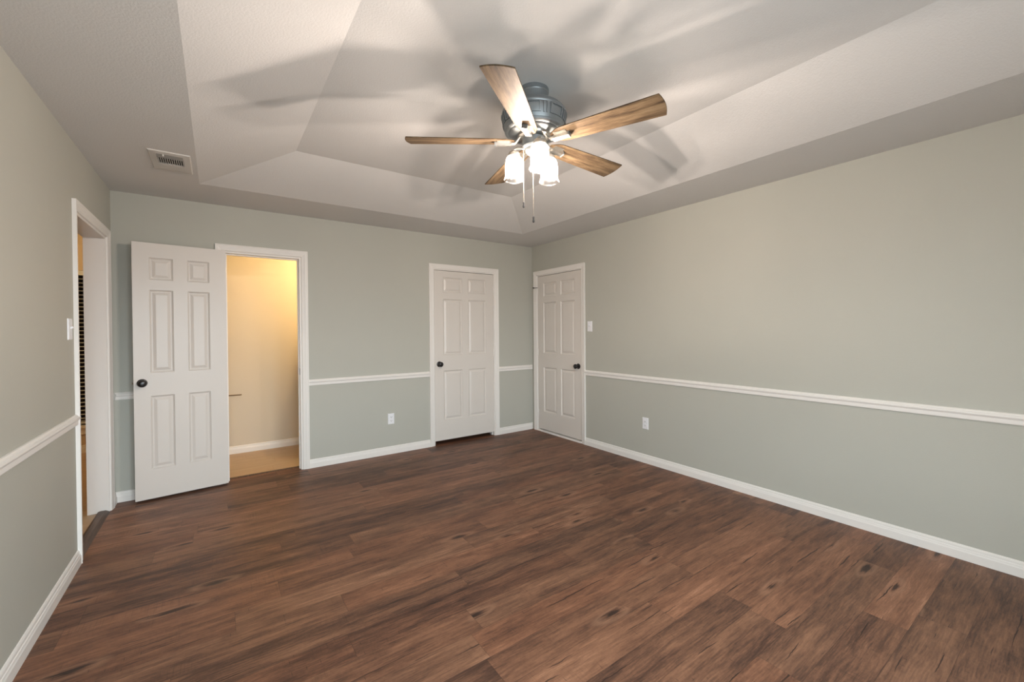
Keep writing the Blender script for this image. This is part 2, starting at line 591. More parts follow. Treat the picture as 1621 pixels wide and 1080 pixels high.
bm = bmesh.new()
wall_mesh(bm, 'x', 0.0, TH, -0.12, W + TH, 0.0, H + 0.3, [(A0, A1, 0.0, DZ), (B0, B1, 0.0, DZ)])
structure('wall_back', bm, M['wall'], 'sage grey back wall with the toilet room doorway and a closed closet door', 'wall')
bm = bmesh.new()
wall_mesh(bm, 'y', W, TH, -D, 0.0, 0.0, H + 0.3, [(C0, C1, 0.0, DZ)])
structure('wall_right', bm, M['wall'], 'long sage grey right wall with one door near the corner', 'wall')
bm = bmesh.new()
wall_mesh(bm, 'y', -0.12, 0.12, -D, 0.0, 0.0, H + 0.3, [(L0, L1, 0.0, DZ)])
structure('wall_left', bm, M['wall'], 'sage grey left wall with a cased open doorway', 'wall')
bm = bmesh.new()
wall_mesh(bm, 'x', -D - TH, TH, -0.12, W + TH, 0.0, H + 0.3, [(a, b, WZ0, WZ1) for a, b in WINS])
structure('wall_front', bm, M['wall'], 'sage grey wall behind the viewer with two windows', 'wall')

bm = bmesh.new()
vs = box(bm, -0.0, W, -D, 0.0, -0.12, 0.0)
box(bm, A0, A1, 0.0, 0.095, -0.12, 0.0)
box(bm, B0, B1, 0.0, 0.70, -0.12, 0.0)
box(bm, W, W + 0.05, C0, C1, -0.12, 0.0)
structure('floor', bm, M['floor'], 'dark brown distressed wood plank floor of the bedroom', 'floor')

# tray ceiling: one skin
bm = bmesh.new()


def ring(x0, x1, y0, y1, z):
    return [bm.verts.new(p) for p in ((x0, y0, z), (x1, y0, z), (x1, y1, z), (x0, y1, z))]


r0 = ring(-0.005, W + 0.005, -D - 0.005, 0.005, H)
r1 = ring(TL, TR, TF, TB, H)
r2 = ring(TL + TOL, TR - TOR, TF + TOB, TB - TOB, HT)
r3 = ring(-0.005, W + 0.005, -D - 0.005, 0.005, H + 0.29)
for a, b in ((r0, r1), (r1, r2)):
    for i in range(4):
        j = (i + 1) % 4
        bm.faces.new((a[i], a[j], b[j], b[i]))
bm.faces.new(r2)
for i in range(4):
    j = (i + 1) % 4
    bm.faces.new((r0[i], r0[j], r3[j], r3[i]))
bm.faces.new(r3[::-1])
structure('ceiling', bm, M['ceiling'], 'white textured ceiling with a shallow sloped tray recess', 'ceiling')


# ------------------------------------------------------------------ trim profiles
BASE = [(0.0, 0.0), (0.016, 0.0), (0.016, 0.046), (0.0135, 0.052), (0.012, 0.060), (0.009, 0.063), (0.0085, 0.074), (0.005, 0.081), (0.0, 0.083)]
RAIL = [(0.0, 0.802), (0.010, 0.803), (0.013, 0.808), (0.014, 0.830), (0.018, 0.835), (0.021, 0.842), (0.020, 0.849), (0.013, 0.853), (0.012, 0.857), (0.007, 0.862), (0.0, 0.863)]
CW = 0.057

n_trim = [0]


def trim_name():
    n_trim[0] += 1
    return 'trim_%d' % n_trim[0]


def run(prof, p0, p1, out, name, label, cat, m0=0.0, m1=0.0):
    bm = bmesh.new()
    extrude_run(bm, prof, (*p0, 0), (*p1, 0), (*out, 0), m0, m1)
    return structure(name, bm, M['trim'], label, cat, smooth=False)


BACK, RIGHT, LEFT, FRONT = (0, -1), (-1, 0), (1, 0), (0, 1)
ax0, ax1 = A0 - CW, A1 + CW
bx0, bx1 = B0 - CW, B1 + CW
cy0, cy1 = C0 - CW, C1 + CW
ly0, ly1 = L0 - CW, L1 + CW
# baseboards
run(BASE, (0, 0), (ax0, 0), BACK, 'baseboard_back', 'short white baseboard behind the open white door', 'baseboard', 1, 0)
run(BASE, (ax1, 0), (bx0, 0), BACK, 'baseboard_back', 'white baseboard on the back wall between the two doors', 'baseboard')
run(BASE, (bx1, 0), (W, 0), BACK, 'baseboard_back', 'short white baseboard right of the closet door in the corner', 'baseboard', 0, -1)
run(BASE, (W, -D), (W, cy0), RIGHT, 'baseboard_right', 'long white baseboard along the right wall', 'baseboard', 1, 0)
run(BASE, (0, -D), (0, ly0), LEFT, 'baseboard_left', 'white baseboard along the left wall', 'baseboard', 1, 0)
run(BASE, (0, ly1), (0, 0), LEFT, 'baseboard_left', 'tiny white baseboard piece in the left corner past the doorway', 'baseboard', 0, -1)
run(BASE, (0, -D), (W, -D), FRONT, 'baseboard_front', 'white baseboard under the windows behind the viewer', 'baseboard', 1, -1)
# chair rails
run(RAIL, (0, 0), (ax0, 0), BACK, trim_name(), 'short white chair rail stub behind the open white door', 'chair rail', 1, 0)
run(RAIL, (ax1, 0), (bx0, 0), BACK, trim_name(), 'white chair rail on the back wall between the two doors', 'chair rail')
run(RAIL, (bx1, 0), (W, 0), BACK, trim_name(), 'short white chair rail between closet door and corner', 'chair rail', 0, -1)
run(RAIL, (W, -D), (W, cy0), RIGHT, trim_name(), 'long white chair rail along the right wall', 'chair rail', 1, 0)
run(RAIL, (0, -D), (0, ly0 + 0.012), LEFT, trim_name(), 'white chair rail on the left wall ending at the doorway', 'chair rail', 1, 0)


def casing(axis, at, out, u0, u1, ztop, label):
    """Mitred moulded casing around an opening, u0..u1 wide, on the plane 'at'; out = +-1 off-wall direction."""
    prof = [(0.0, 0.0), (0.0, 0.009), (0.006, 0.012), (0.012, 0.0105), (0.020, 0.012), (0.038, 0.0165), (0.046, 0.0165), (0.050, 0.019), (0.057, 0.019), (0.057, 0.0)]
    bm = bmesh.new()

    def P(u, z, d):
        return (u, at + out * d, z) if axis == 'x' else (at + out * d, u, z)
    paths = [((u0, 0), (-1, 0)), ((u0, ztop), (-1, 1)), ((u1, ztop), (1, 1)), ((u1, 0), (1, 0))]
    rings = []
    for (u, z), (du, dz) in paths:
        rings.append([bm.verts.new(P(u + du * w, z + dz * w, d)) for w, d in prof])
    n = len(prof)
    for a, b in zip(rings, rings[1:]):
        for i in range(n):
            j = (i + 1) % n
            bm.faces.new((a[i], a[j], b[j], b[i]))
    bm.faces.new(rings[0][::-1])
    bm.faces.new(rings[-1])
    return structure(trim_name(), bm, M['trim'], label, 'door casing')


casing('x', 0.0, -1, A0, A1, DZ, 'white moulded casing around the lit toilet room doorway')
casing('x', 0.0, -1, B0, B1, DZ, 'white moulded casing around the closet door on the back wall')
casing('y', W, -1, C0, C1, DZ, 'white moulded casing around the right wall door')
casing('y', 0.0, 1, L0, L1, DZ, 'white moulded casing around the left wall doorway')


def jamb(axis, d0, d1, u0, u1, ztop, label, th=0.016, stop=None):
    bm = bmesh.new()

    def B(ua, ub, da, db, z0, z1):
        if axis == 'x':
            box(bm, ua, ub, da, db, z0, z1)
        else:
            box(bm, da, db, ua, ub, z0, z1)
    B(u0 - 0.002, u0 + th, d0, d1, 0, ztop - th)
    B(u1 - th, u1 + 0.002, d0, d1, 0, ztop - th)
    B(u0 - 0.002, u1 + 0.002, d0, d1, ztop - th, ztop + 0.002)
    if stop:
        s0, s1 = stop
        B(u0 + th, u0 + th + 0.011, s0, s1, 0, ztop - th - 0.011)
        B(u1 - th - 0.011, u1 - th, s0, s1, 0, ztop - th - 0.011)
        B(u0 + th, u1 - th, s0, s1, ztop - th - 0.011, ztop - th)
    return structure(trim_name(), bm, M['trim'], label, 'door jamb')


jamb('x', 0.0, TH, A0, A1, DZ, 'white jamb lining the toilet room doorway', stop=(0.040, 0.072))
jamb('x', 0.0, TH, B0, B1, DZ, 'white jamb around the closet door edges', th=0.010, stop=(0.040, 0.075))
jamb('y', W, W + TH, C0, C1, DZ, 'white jamb around the right wall door edges', th=0.010, stop=(W + 0.041, W + 0.075))
jamb('y', -0.12, 0.0, L0, L1, DZ, 'broad white jamb lining the left wall doorway')

# strike plate on the toilet room jamb
bm = bmesh.new()
box(bm, A1 - 0.0172, A1 - 0.0158, 0.004, 0.030, 0.915, 0.975)
o = link('strike_plate', bm, M['black'])
tag(o, 'small dark strike plate on the right jamb of the lit doorway', 'strike plate')

# thresholds
bm = bmesh.new()
extrude_run(bm, [(-0.062, 0.0), (-0.062, 0.012), (-0.050, 0.016), (-0.020, 0.014), (0.004, 0.0)], (0, L0 + 0.016, 0), (0, L1 - 0.016, 0), (1, 0, 0))
structure(trim_name(), bm, M['threshold'], 'dark brown sloped threshold strip in the left doorway', 'threshold')
bm = bmesh.new()
extrude_run(bm, [(-0.120, 0.0), (-0.120, 0.006), (-0.105, 0.009), (-0.090, 0.006), (-0.085, 0.0)], (A0 + 0.016, 0, 0), (A1 - 0.016, 0, 0), (0, -1, 0))
structure(trim_name(), bm, M['threshold'], 'dark brown transition strip at the toilet room doorway', 'threshold')
bm = bmesh.new()
extrude_run(bm, [(-0.045, 0.0), (-0.045, 0.020), (0.010, 0.019), (0.014, 0.014), (0.014, 0.0)], (W, C0 + 0.010, 0), (W, C1 - 0.010, 0), (-1, 0, 0))
structure(trim_name(), bm, M['trim'], 'white threshold strip under the right wall door', 'threshold')


# ------------------------------------------------------------------ six panel doors
def panel_face(bm, w, h, y, s, xs, zs):
    """Front (s=-1) or back (s=1) face of a door leaf on plane y, with moulded panels at xs x zs."""
    ux = sorted({0.0, w, *[a for p in xs for a in p]})
    uz = sorted({0.0, h, *[a for p in zs for a in p]})
    cache = {}

    def V(x, z, d=0.0):
        key = (round(x, 5), round(z, 5), round(d, 5))
        if key not in cache:
            cache[key] = bm.verts.new((x, y - s * d, z))
        return cache[key]
    for i in range(len(ux) - 1):
        for j in range(len(uz) - 1):
            x0, x1, z0, z1 = ux[i], ux[i + 1], uz[j], uz[j + 1]
            if (x0, x1) in xs and (z0, z1) in zs:
                steps = [(0.0, 0.0), (0.003, 0.005), (0.009, 0.0095), (0.012, 0.012), (0.018, 0.012), (0.036, 0.0045), (0.040, 0.0035)]
                for (ia, da), (ib, db) in zip(steps, steps[1:]):
                    a = [V(x0 + ia, z0 + ia, da), V(x1 - ia, z0 + ia, da), V(x1 - ia, z1 - ia, da), V(x0 + ia, z1 - ia, da)]
                    b = [V(x0 + ib, z0 + ib, db), V(x1 - ib, z0 + ib, db), V(x1 - ib, z1 - ib, db), V(x0 + ib, z1 - ib, db)]
                    for q in range(4):
                        r = (q + 1) % 4
                        bm.faces.new((a[q], a[r], b[r], b[q]))
                bm.faces.new(b)
            else:
                bm.faces.new((V(x0, z0), V(x1, z0), V(x1, z1), V(x0, z1)))


def door_leaf(name, w, h, t, xs, zs, label):
    """Leaf with x from the hinge edge 0..w, y 0 (front, -y side) .. t, z 0..h."""
    bm = bmesh.new()
    panel_face(bm, w, h, 0.0, -1, xs, zs)
    panel_face(bm, w, h, t, 1, xs, zs)
    for quad in (((0, 0, 0), (0, t, 0), (0, t, h), (0, 0, h)), ((w, 0, 0), (w, t, 0), (w, t, h), (w, 0, h)),
                 ((0, 0, 0), (w, 0, 0), (w, t, 0), (0, t, 0)), ((0, 0, h), (w, 0, h), (w, t, h), (0, t, h))):
        bm.faces.new([bm.verts.new(p) for p in quad])
    bmesh.ops.remove_doubles(bm, verts=bm.verts, dist=1e-5)
    # edges shared by faces differing in subdivision are fine: the leaf is closed visually
    o = link(name, bm, M['door'])
    return tag(o, label, 'door', kind='structure')


def knob(parent, x, z, t):
    """A black knob with its rose on both faces, axis along y."""
    for s, y in ((-1, 0.0), (1, t)):
        mt = Matrix.Translation((x, y, z)) @ Matrix.Rotation(R(90) if s < 0 else R(-90), 4, 'X')
        bm = bmesh.new()
        lathe(bm, [(0.0315, 0.0), (0.0325, 0.002), (0.031, 0.006), (0.024, 0.0085), (0.0125, 0.010), (0.0105, 0.016), (0.0105, 0.028),
                   (0.015, 0.033), (0.0235, 0.037), (0.0275, 0.044), (0.0285, 0.051), (0.0265, 0.058), (0.021, 0.0635), (0.012, 0.066), (0.004, 0.0667)], 32, mt)
        o = link('door_knob', bm, M['black'], parent, smooth=True)
        o['label'] = 'black round knob with a black rose'


def hinges(parent, t, zs, front=True):
    for z in zs:
        bm = bmesh.new()
        lathe(bm, [(0.0055, z - 0.045), (0.006, z - 0.044), (0.006, z + 0.044), (0.0055, z + 0.045)], 12, Matrix.Translation((0.0, -0.004, 0)))
        box(bm, 0.0, 0.002, -0.003, t * 0.8, z - 0.044, z + 0.044)
        link('hinge', bm, M['trim'], parent, smooth=True)


PZ = [(0.232, 0.812), (0.995, 1.650), (1.730, 1.905)]

# door_1: narrow leaf standing open, folded back towards the back wall
w1 = 0.606
zz = [(a - 0.0, b) for a, b in PZ]
# built with the visible face at local y=0 facing -y when x runs to the right; hinge at right end
leaf = door_leaf('door_1', w1, 2.020, 0.035, [(0.100, 0.248), (0.340, 0.488)], zz,
                 'narrow white six panel door standing open against the back wall')
ang = R(7.0)
hx, hy = 0.738, -0.066
leaf.location = (hx - w1 * math.cos(ang), hy - w1 * math.sin(ang), 0.018)
leaf.rotation_euler = (0, 0, ang)
knob(leaf, 0.050, 0.918, 0.035)
for z in (0.18, 1.00, 1.83):
    bm = bmesh.new()
    lathe(bm, [(0.0055, z - 0.045), (0.006, z - 0.044), (0.006, z + 0.044), (0.0055, z + 0.045)], 12, Matrix.Translation((w1 + 0.002, 0.039, 0)))
    box(bm, w1 - 0.0005, w1 + 0.0015, 0.006, 0.037, z - 0.044, z + 0.044)
    link('hinge', bm, M['trim'], leaf, smooth=True)
bm = bmesh.new()
box(bm, -0.0012, 0.0004, 0.006, 0.029, 0.890, 0.946)
box(bm, -0.010, 0.0, 0.012, 0.023, 0.910, 0.927)
link('latch', bm, M['bronze'], leaf)

# door_2: closet door in the back wall
w2 = B1 - B0 - 0.026
leaf = door_leaf('door_2', w2, 1.980, 0.035, [(0.112, 0.362), (0.444, 0.694)], PZ,
                 'closed white six panel closet door on the back wall with its knob at left')
leaf.location = (B0 + 0.013, 0.003, 0.048)
knob(leaf, 0.056, 0.892, 0.035)
for z in (0.20, 1.00, 1.80):
    bm = bmesh.new()
    lathe(bm, [(0.0055, z - 0.045), (0.006, z - 0.044), (0.006, z + 0.044), (0.0055, z + 0.045)], 12, Matrix.Translation((w2 + 0.002, -0.004, 0)))
    box(bm, w2 - 0.0005, w2 + 0.0015, -0.003, 0.028, z - 0.044, z + 0.044)
    link('hinge', bm, M['trim'], leaf, smooth=True)
bm = bmesh.new()
box(bm, -0.0014, 0.0004, 0.004, 0.028, 0.865, 0.920)
link('latch', bm, M['bronze'], leaf)

# door_3: right wall door
w3 = C1 - C0 - 0.026
leaf = door_leaf('door_3', w3, 1.996, 0.035, [(0.112, 0.362), (0.444, 0.694)], PZ,
                 'closed white six panel door on the right wall beside the corner')
leaf.location = (W + 0.003, C1 - 0.013, 0.033)
leaf.rotation_euler = (0, 0, R(-90))
knob(leaf, w3 - 0.050, 0.865, 0.035)
hinges(leaf, 0.035, (0.20, 1.00, 1.80))
bm = bmesh.new()
tube(bm, [(0.0, -0.006, 1.852), (0.012, -0.024, 1.852), (-0.010, -0.050, 1.850), (-0.014, -0.062, 1.850)], [0.004, 0.004, 0.004, 0.004], 8)
lathe(bm, [(0.0085, -0.008), (0.0085, 0.008)], 12, Matrix.Translation((-0.014, -0.062, 1.850)) @ Matrix.Rotation(R(90), 4, 'X'))
o = link('hinge_pin_stop', bm, M['black'], leaf, smooth=True)
o['label'] = 'black hinge pin door stop'


# ------------------------------------------------------------------ switches, outlets
def frame_at(name, loc, rotz):
    return empty(name, loc, rotz)


def plate_bm(w, h, d):
    bm = bmesh.new()
    # bevelled plate facing -y
    a = [(-w / 2, 0, -h / 2), (w / 2, 0, -h / 2), (w / 2, 0, h / 2), (-w / 2, 0, h / 2)]
    e = 0.005
    b = [(-w / 2 + 0.0006, -d * 0.55, -h / 2 + 0.0006), (w / 2 - 0.0006, -d * 0.55, -h / 2 + 0.0006), (w / 2 - 0.0006, -d * 0.55, h / 2 - 0.0006), (-w / 2 + 0.0006, -d * 0.55, h / 2 - 0.0006)]
    c = [(-w / 2 + e, -d, -h / 2 + e), (w / 2 - e, -d, -h / 2 + e), (w / 2 - e, -d, h / 2 - e), (-w / 2 + e, -d, h / 2 - e)]
    A, B, C = [[bm.verts.new(p) for p in q] for q in (a, b, c)]
    for P_, Q_ in ((A, B), (B, C)):
        for i in range(4):
            j = (i + 1) % 4
            bm.faces.new((P_[i], P_[j], Q_[j], Q_[i]))
    bm.faces.new(C)
    bm.faces.new(A[::-1])
    return bm


def switch(loc, rotz, label):
    r = tag(empty('light_switch', loc, rotz), label, 'light switch')
    link('cover_plate', plate_bm(0.072, 0.118, 0.0065), M['plate'], r)
    bm = bmesh.new()
    box(bm, -0.0055, 0.0055, -0.016, 0.0, -0.005, 0.005, Matrix.Translation((0, -0.002, 0.004)) @ Matrix.Rotation(R(-28), 4, 'X'))
    link('toggle', bm, M['plate'], r, bevel=0.001)
    for z in (-0.030, 0.030):
        bm = bmesh.new()
        lathe(bm, [(0.0034, 0.0), (0.0034, 0.0009), (0.0025, 0.0014)], 12, Matrix.Translation((0, -0.0063, z)) @ Matrix.Rotation(R(90), 4, 'X'))
        link('screw', bm, M['plate'], r)
    return r


def outlet(loc, rotz, label):
    r = tag(empty('wall_outlet', loc, rotz), label, 'outlet')
    link('cover_plate', plate_bm(0.070, 0.115, 0.006), M['plate'], r)
    for z in (-0.0195, 0.0195):
        bm = bmesh.new()
        lathe(bm, [(0.0172, 0.0), (0.0172, 0.0012), (0.0162, 0.0020)], 24, Matrix.Translation((0, -0.0058, z)) @ Matrix.Rotation(R(90), 4, 'X'))
        rc = link('receptacle', bm, M['plate'], r, smooth=True)
        bm = bmesh.new()
        box(bm, -0.0075, -0.0052, -0.0083, -0.0070, z - 0.002, z + 0.006)
        box(bm, 0.0052, 0.0075, -0.0083, -0.0070, z - 0.002, z + 0.006)
        lathe(bm, [(0.0025, 0.0), (0.0025, 0.0013)], 10, Matrix.Translation((0, -0.0070, z - 0.0075)) @ Matrix.Rotation(R(90), 4, 'X'))
        link('slots', bm, M['dark'], rc)  # dark pads put where shade fills the slots
    bm = bmesh.new()
    lathe(bm, [(0.0032, 0.0), (0.0032, 0.0009), (0.0022, 0.0014)], 12, Matrix.Translation((0, -0.0058, 0)) @ Matrix.Rotation(R(90), 4, 'X'))
    link('screw', bm, M['plate'], r)
    return r


switch((W, -1.070, 1.365), R(-90), 'white light switch on the right wall beside the door casing')
switch((0.0, -1.160, 1.352), R(90), 'white light switch on the left wall beside the doorway')
outlet((2.201, 0.0, 0.379), 0.0, 'white wall outlet low on the back wall left of the closet door')
outlet((W, -1.822, 0.392), R(-90), 'white wall outlet low on the right wall under the chair rail')


# ------------------------------------------------------------------ ceiling register
r = tag(empty('ceiling_vent', (0.440, -0.960, H)), 'white metal air register set in the low ceiling at upper left', 'vent')
bm = bmesh.new()
x0, x1, y0, y1 = -0.105, 0.105, -0.185, 0.185
outer = [(x0, y0), (x1, y0), (x1, y1), (x0, y1)]
ix0, ix1, iy0, iy1 = -0.066, 0.066, -0.145, 0.145


def fr(zo, inset):
    return [bm.verts.new((px + (inset if px < 0 else -inset), py + (inset if py < 0 else -inset), zo)) for px, py in outer]


ra, rb = fr(0.0, 0.0), fr(-0.006, 0.004)
rc = [bm.verts.new((px, py, -0.009)) for px, py in ((ix0, iy0), (ix1, iy0), (ix1, iy1), (ix0, iy1))]
rd = [bm.verts.new((px, py, 0.0)) for px, py in ((ix0, iy0), (ix1, iy0), (ix1, iy1), (ix0, iy1))]
for P_, Q_ in ((ra, rb), (rb, rc), (rc, rd), (rd, ra)):
    for i in range(4):
        j = (i + 1) % 4
        bm.faces.new((P_[i], P_[j], Q_[j], Q_[i]))
link('frame', bm, M['register'], r)
bm = bmesh.new()
box(bm, ix0, ix1, iy0, iy1, -0.0012, -0.0004)
link('duct_opening', bm, M['dark'], r)  # flat dark sheet in place of the shaded duct
bm = bmesh.new()                                   # louvres across, nearest the room: tilted so they close the view
for i in range(3):
    box(bm, ix0, ix1, -0.014, 0.014, -0.0007, 0.0007, Matrix.Translation((0, -0.135 + i * 0.017, -0.006)) @ Matrix.Rotation(R(-22), 4, 'X'))
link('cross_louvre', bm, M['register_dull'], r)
bm = bmesh.new()                                   # bank of bars running along y
for i in range(12):
    xx = ix0 + 0.004 + i * (ix1 - ix0 - 0.008) / 11
    box(bm, xx - 0.0019, xx + 0.0019, -0.090, 0.045, -0.0085, -0.0012)
link('bar_louvre', bm, M['register'], r)
bm = bmesh.new()
box(bm, ix0, ix1, -0.095, -0.083, -0.0090, -0.0012)
link('cross_bar', bm, M['register'], r)
bm = bmesh.new()
box(bm, ix0, ix1, 0.035, iy1, -0.0090, -0.0012)
link('end_plate', bm, M['register'], r)
bm = bmesh.new()
box(bm, -0.034, -0.027, -0.148, -0.136, -0.020, -0.004)
link('damper_lever', bm, M['register'], r)


# ------------------------------------------------------------------ ceiling fan
FX, FY = 2.054, -2.720
fan = tag(empty('ceiling_fan', (FX, FY, HT)), 'five blade ceiling fan with grey metal motor and three lit glass shades', 'ceiling fan')


def dz(z):
    return z - HT


def lat(prof):
    return [(a, dz(b)) for a, b in prof]


bm = bmesh.new()
lathe(bm, lat([(0.079, 2.5925), (0.080, 2.584), (0.079, 2.574), (0.075, 2.571), (0.0735, 2.566), (0.0725, 2.535), (0.072, 2.500), (0.070, 2.496)]), 48)
link('canopy', bm, M['pewter'], fan, smooth=True)

bm = bmesh.new()
lathe(bm, lat([(0.070, 2.503), (0.105, 2.502), (0.135, 2.496), (0.150, 2.490), (0.156, 2.484), (0.157, 2.479), (0.165, 2.475), (0.1695, 2.468), (0.170, 2.461),
               (0.167, 2.456), (0.169, 2.450), (0.1685, 2.436), (0.166, 2.421), (0.161, 2.402), (0.1575, 2.391), (0.155, 2.384), (0.157, 2.381), (0.155, 2.372), (0.148, 2.367),
               (0.136, 2.366), (0.132, 2.362), (0.118, 2.358), (0.096, 2.356)]), 64)


def rad_at(z):
    pts = [(2.456, 0.167), (2.450, 0.169), (2.436, 0.1685), (2.421, 0.166), (2.402, 0.161), (2.391, 0.1575)]
    for (za, ra_), (zb, rb_) in zip(pts, pts[1:]):
        if za >= z >= zb:
            f_ = (za - z) / (za - zb)
            return ra_ + (rb_ - ra_) * f_
    return 0.16


def raised(a0, a1, z0, z1, h=0.0055, na=6, nz=4):
    """A raised patch on the motor side between two angles and two heights."""
    g = [[[None] * (nz + 1) for _ in range(na + 1)] for _ in range(2)]
    for l, off in ((0, -0.002), (1, h)):
        for i in range(na + 1):
            for j in range(nz + 1):
                a = a0 + (a1 - a0) * i / na
                z = z0 + (z1 - z0) * j / nz
                r_ = rad_at(z) + off
                g[l][i][j] = bm.verts.new((r_ * math.cos(a), r_ * math.sin(a), dz(z)))
    for i in range(na):
        for j in range(nz):
            bm.faces.new((g[1][i][j], g[1][i + 1][j], g[1][i + 1][j + 1], g[1][i][j + 1]))
    for i in range(na):
        for j in (0, nz):
            bm.faces.new((g[0][i][j], g[0][i + 1][j], g[1][i + 1][j], g[1][i][j]))
    for j in range(nz):
        for i in (0, na):
            bm.faces.new((g[0][i][j], g[0][i][j + 1], g[1][i][j + 1], g[1][i][j]))


for q in range(8):
    ac = R(-130 + 45 * q)
    hw = R(13.5)
    # rectangular frame
    raised(ac - hw, ac + hw, 2.447, 2.452)
    raised(ac - hw, ac + hw, 2.401, 2.406)
    raised(ac - hw, ac - hw + R(2.2), 2.406, 2.447, na=2)
    raised(ac + hw - R(2.2), ac + hw, 2.406, 2.447, na=2)
    # two ribs between frames
    for da in (19.5, 25.5):
        raised(ac + R(da) - R(1.2), ac + R(da) + R(1.2), 2.401, 2.452, na=2)
link('motor_housing', bm, M['pewter'], fan, smooth=True)

bm = bmesh.new()
lathe(bm, lat([(0.070, 2.364), (0.086, 2.361), (0.088, 2.354), (0.084, 2.345), (0.052, 2.342)]), 40)
link('flywheel', bm, M['nickel'], fan, smooth=True)

bm = bmesh.new()
lathe(bm, lat([(0.045, 2.346), (0.052, 2.344), (0.052, 2.342), (0.060, 2.339), (0.062, 2.333), (0.0605, 2.328), (0.0605, 2.300), (0.062, 2.296), (0.058, 2.289),
               (0.050, 2.284), (0.047, 2.272), (0.040, 2.262), (0.024, 2.256), (0.012, 2.252), (0.009, 2.244), (0.004, 2.240)]), 40)
link('switch_housing', bm, M['pewter'], fan, smooth=True)

# blades
BLADE_R, BLADE_Z, PITCH = 0.6627, 2.3217, -11.9
PH0 = 3.69


def blade_outline():
    pts = []
    # lower edge, root to tip
    r0, r1 = 0.105, BLADE_R
    for (x_, y_) in ((r0, 0.018), (r0 + 0.006, 0.028), (r0 + 0.045, 0.050), (r0 + 0.075, 0.0555), (0.40, 0.0640), (r1 - 0.030, 0.0715), (r1 - 0.004, 0.0722)):
        pts.append((x_, -y_))
    for i in range(1, 12):
        t = -1 + 2 * i / 12
        pts.append((r1 - 0.004 + 0.013 * (1 - t * t), 0.0722 * t))
    for p in reversed([q for q in pts[:7]]):
        pts.append((p[0], -p[1]))
    return pts


def make_blade():
    bm = bmesh.new()
    pts = blade_outline()
    a = [bm.verts.new((x_, y_, -0.003)) for x_, y_ in pts]
    b = [bm.verts.new((x_, y_, 0.003)) for x_, y_ in pts]
    bm.faces.new(a[::-1])
    bm.faces.new(b)
    for i in range(len(pts)):
        j = (i + 1) % len(pts)
        bm.faces.new((a[i], a[j], b[j], b[i]))
    return bm


def make_iron():
    bm = bmesh.new()
    # arm from flywheel down to the blade, then a flat raised holder under the blade
    box(bm, 0.118, 0.203, -0.0135, 0.0135, -0.022, -0.0035)          # holder block
    n0 = len(bm.faces)
    box(bm, 0.203, 0.209, -0.0155, 0.0155, -0.024, -0.0035)          # dark end cap
    bm.faces.ensure_lookup_table()
    for f in bm.faces[n0:]:
        f.material_index = 1
    for s in (-1, 1):
        tube(bm, [(0.125, s * 0.010, -0.012), (0.100, s * 0.009, -0.008), (0.084, s * 0.008, 0.012), (0.072, s * 0.007, 0.026)], 0.0065, 8)
    for x_, y_ in ((0.140, 0.028), (0.140, -0.028), (0.185, 0.026), (0.185, -0.026)):
        lathe(bm, [(0.0045, 0.0), (0.0045, -0.0018), (0.003, -0.0028)], 10, Matrix.Translation((x_, y_, -0.003)))
    box(bm, 0.128, 0.196, -0.033, 0.033, -0.0052, -0.0030)
    return bm


proto_b = link('blade', make_blade(), M['blade'], fan, bevel=0.0012)
proto_i = link('blade_iron', make_iron(), [M['nickel'], M['pewter']], proto_b, smooth=True)
for i in range(5):
    if i == 0:
        b_, ir = proto_b, proto_i
    else:
        b_ = proto_b.copy()
        ir = proto_i.copy()
        COL.objects.link(b_)
        COL.objects.link(ir)
        b_.parent = fan
        ir.parent = b_
    b_.location = (0, 0, dz(BLADE_Z))
    b_.rotation_euler = (R(PITCH), 0, R(PH0 + 72 * i))
    ir['label'] = 'brushed nickel blade holder'

# light kit: three arms, each with a bell shade and a bulb
RHO = 0.113
for i, deg in enumerate((6, 126, 246)):
    a = R(deg)
    e = Vector((math.cos(a), math.sin(a), 0))
    c = e * RHO
    bm = bmesh.new()
    tube(bm, [e * 0.040 + Vector((0, 0, dz(2.292))), e * 0.070 + Vector((0, 0, dz(2.300))), e * 0.095 + Vector((0, 0, dz(2.303))),
              e * 0.110 + Vector((0, 0, dz(2.297))), c + Vector((0, 0, dz(2.286)))], 0.0075, 10)
    lathe(bm, [(0.010, dz(2.292)), (0.018, dz(2.288)), (0.029, dz(2.280)), (0.0325, dz(2.272)), (0.0325, dz(2.261)), (0.030, dz(2.259))], 28, Matrix.Translation(c))
    arm = link('lamp_arm', bm, M['nickel'], fan, smooth=True)
    bm = bmesh.new()
    prof = [(0.026, 2.266), (0.032, 2.262), (0.040, 2.252), (0.0445, 2.238), (0.0460, 2.220), (0.0465, 2.190), (0.0468, 2.160), (0.0485, 2.150), (0.0530, 2.142), (0.0540, 2.137), (0.0520, 2.133)]
    lathe(bm, lat(prof), 40, Matrix.Translation(c), cap0=False, cap1=False)
    sh = link('lamp_shade', bm, M['shade'], arm, smooth=True)
    sh['label'] = 'glowing frosted glass bell shade'
    bm = bmesh.new()
    lathe(bm, lat([(0.004, 2.262), (0.011, 2.260), (0.012, 2.236), (0.020, 2.214), (0.0245, 2.195), (0.022, 2.179), (0.013, 2.170), (0.003, 2.168)]), 20, Matrix.Translation(c))
    link('bulb', bm, M['bulb'], arm, smooth=True)
    shaped_bulb_beam(lamp('fan_bulb_light', (FX + c.x, FY + c.y, 2.195), FAN_WATTS, FAN_COL, 0.014).data)

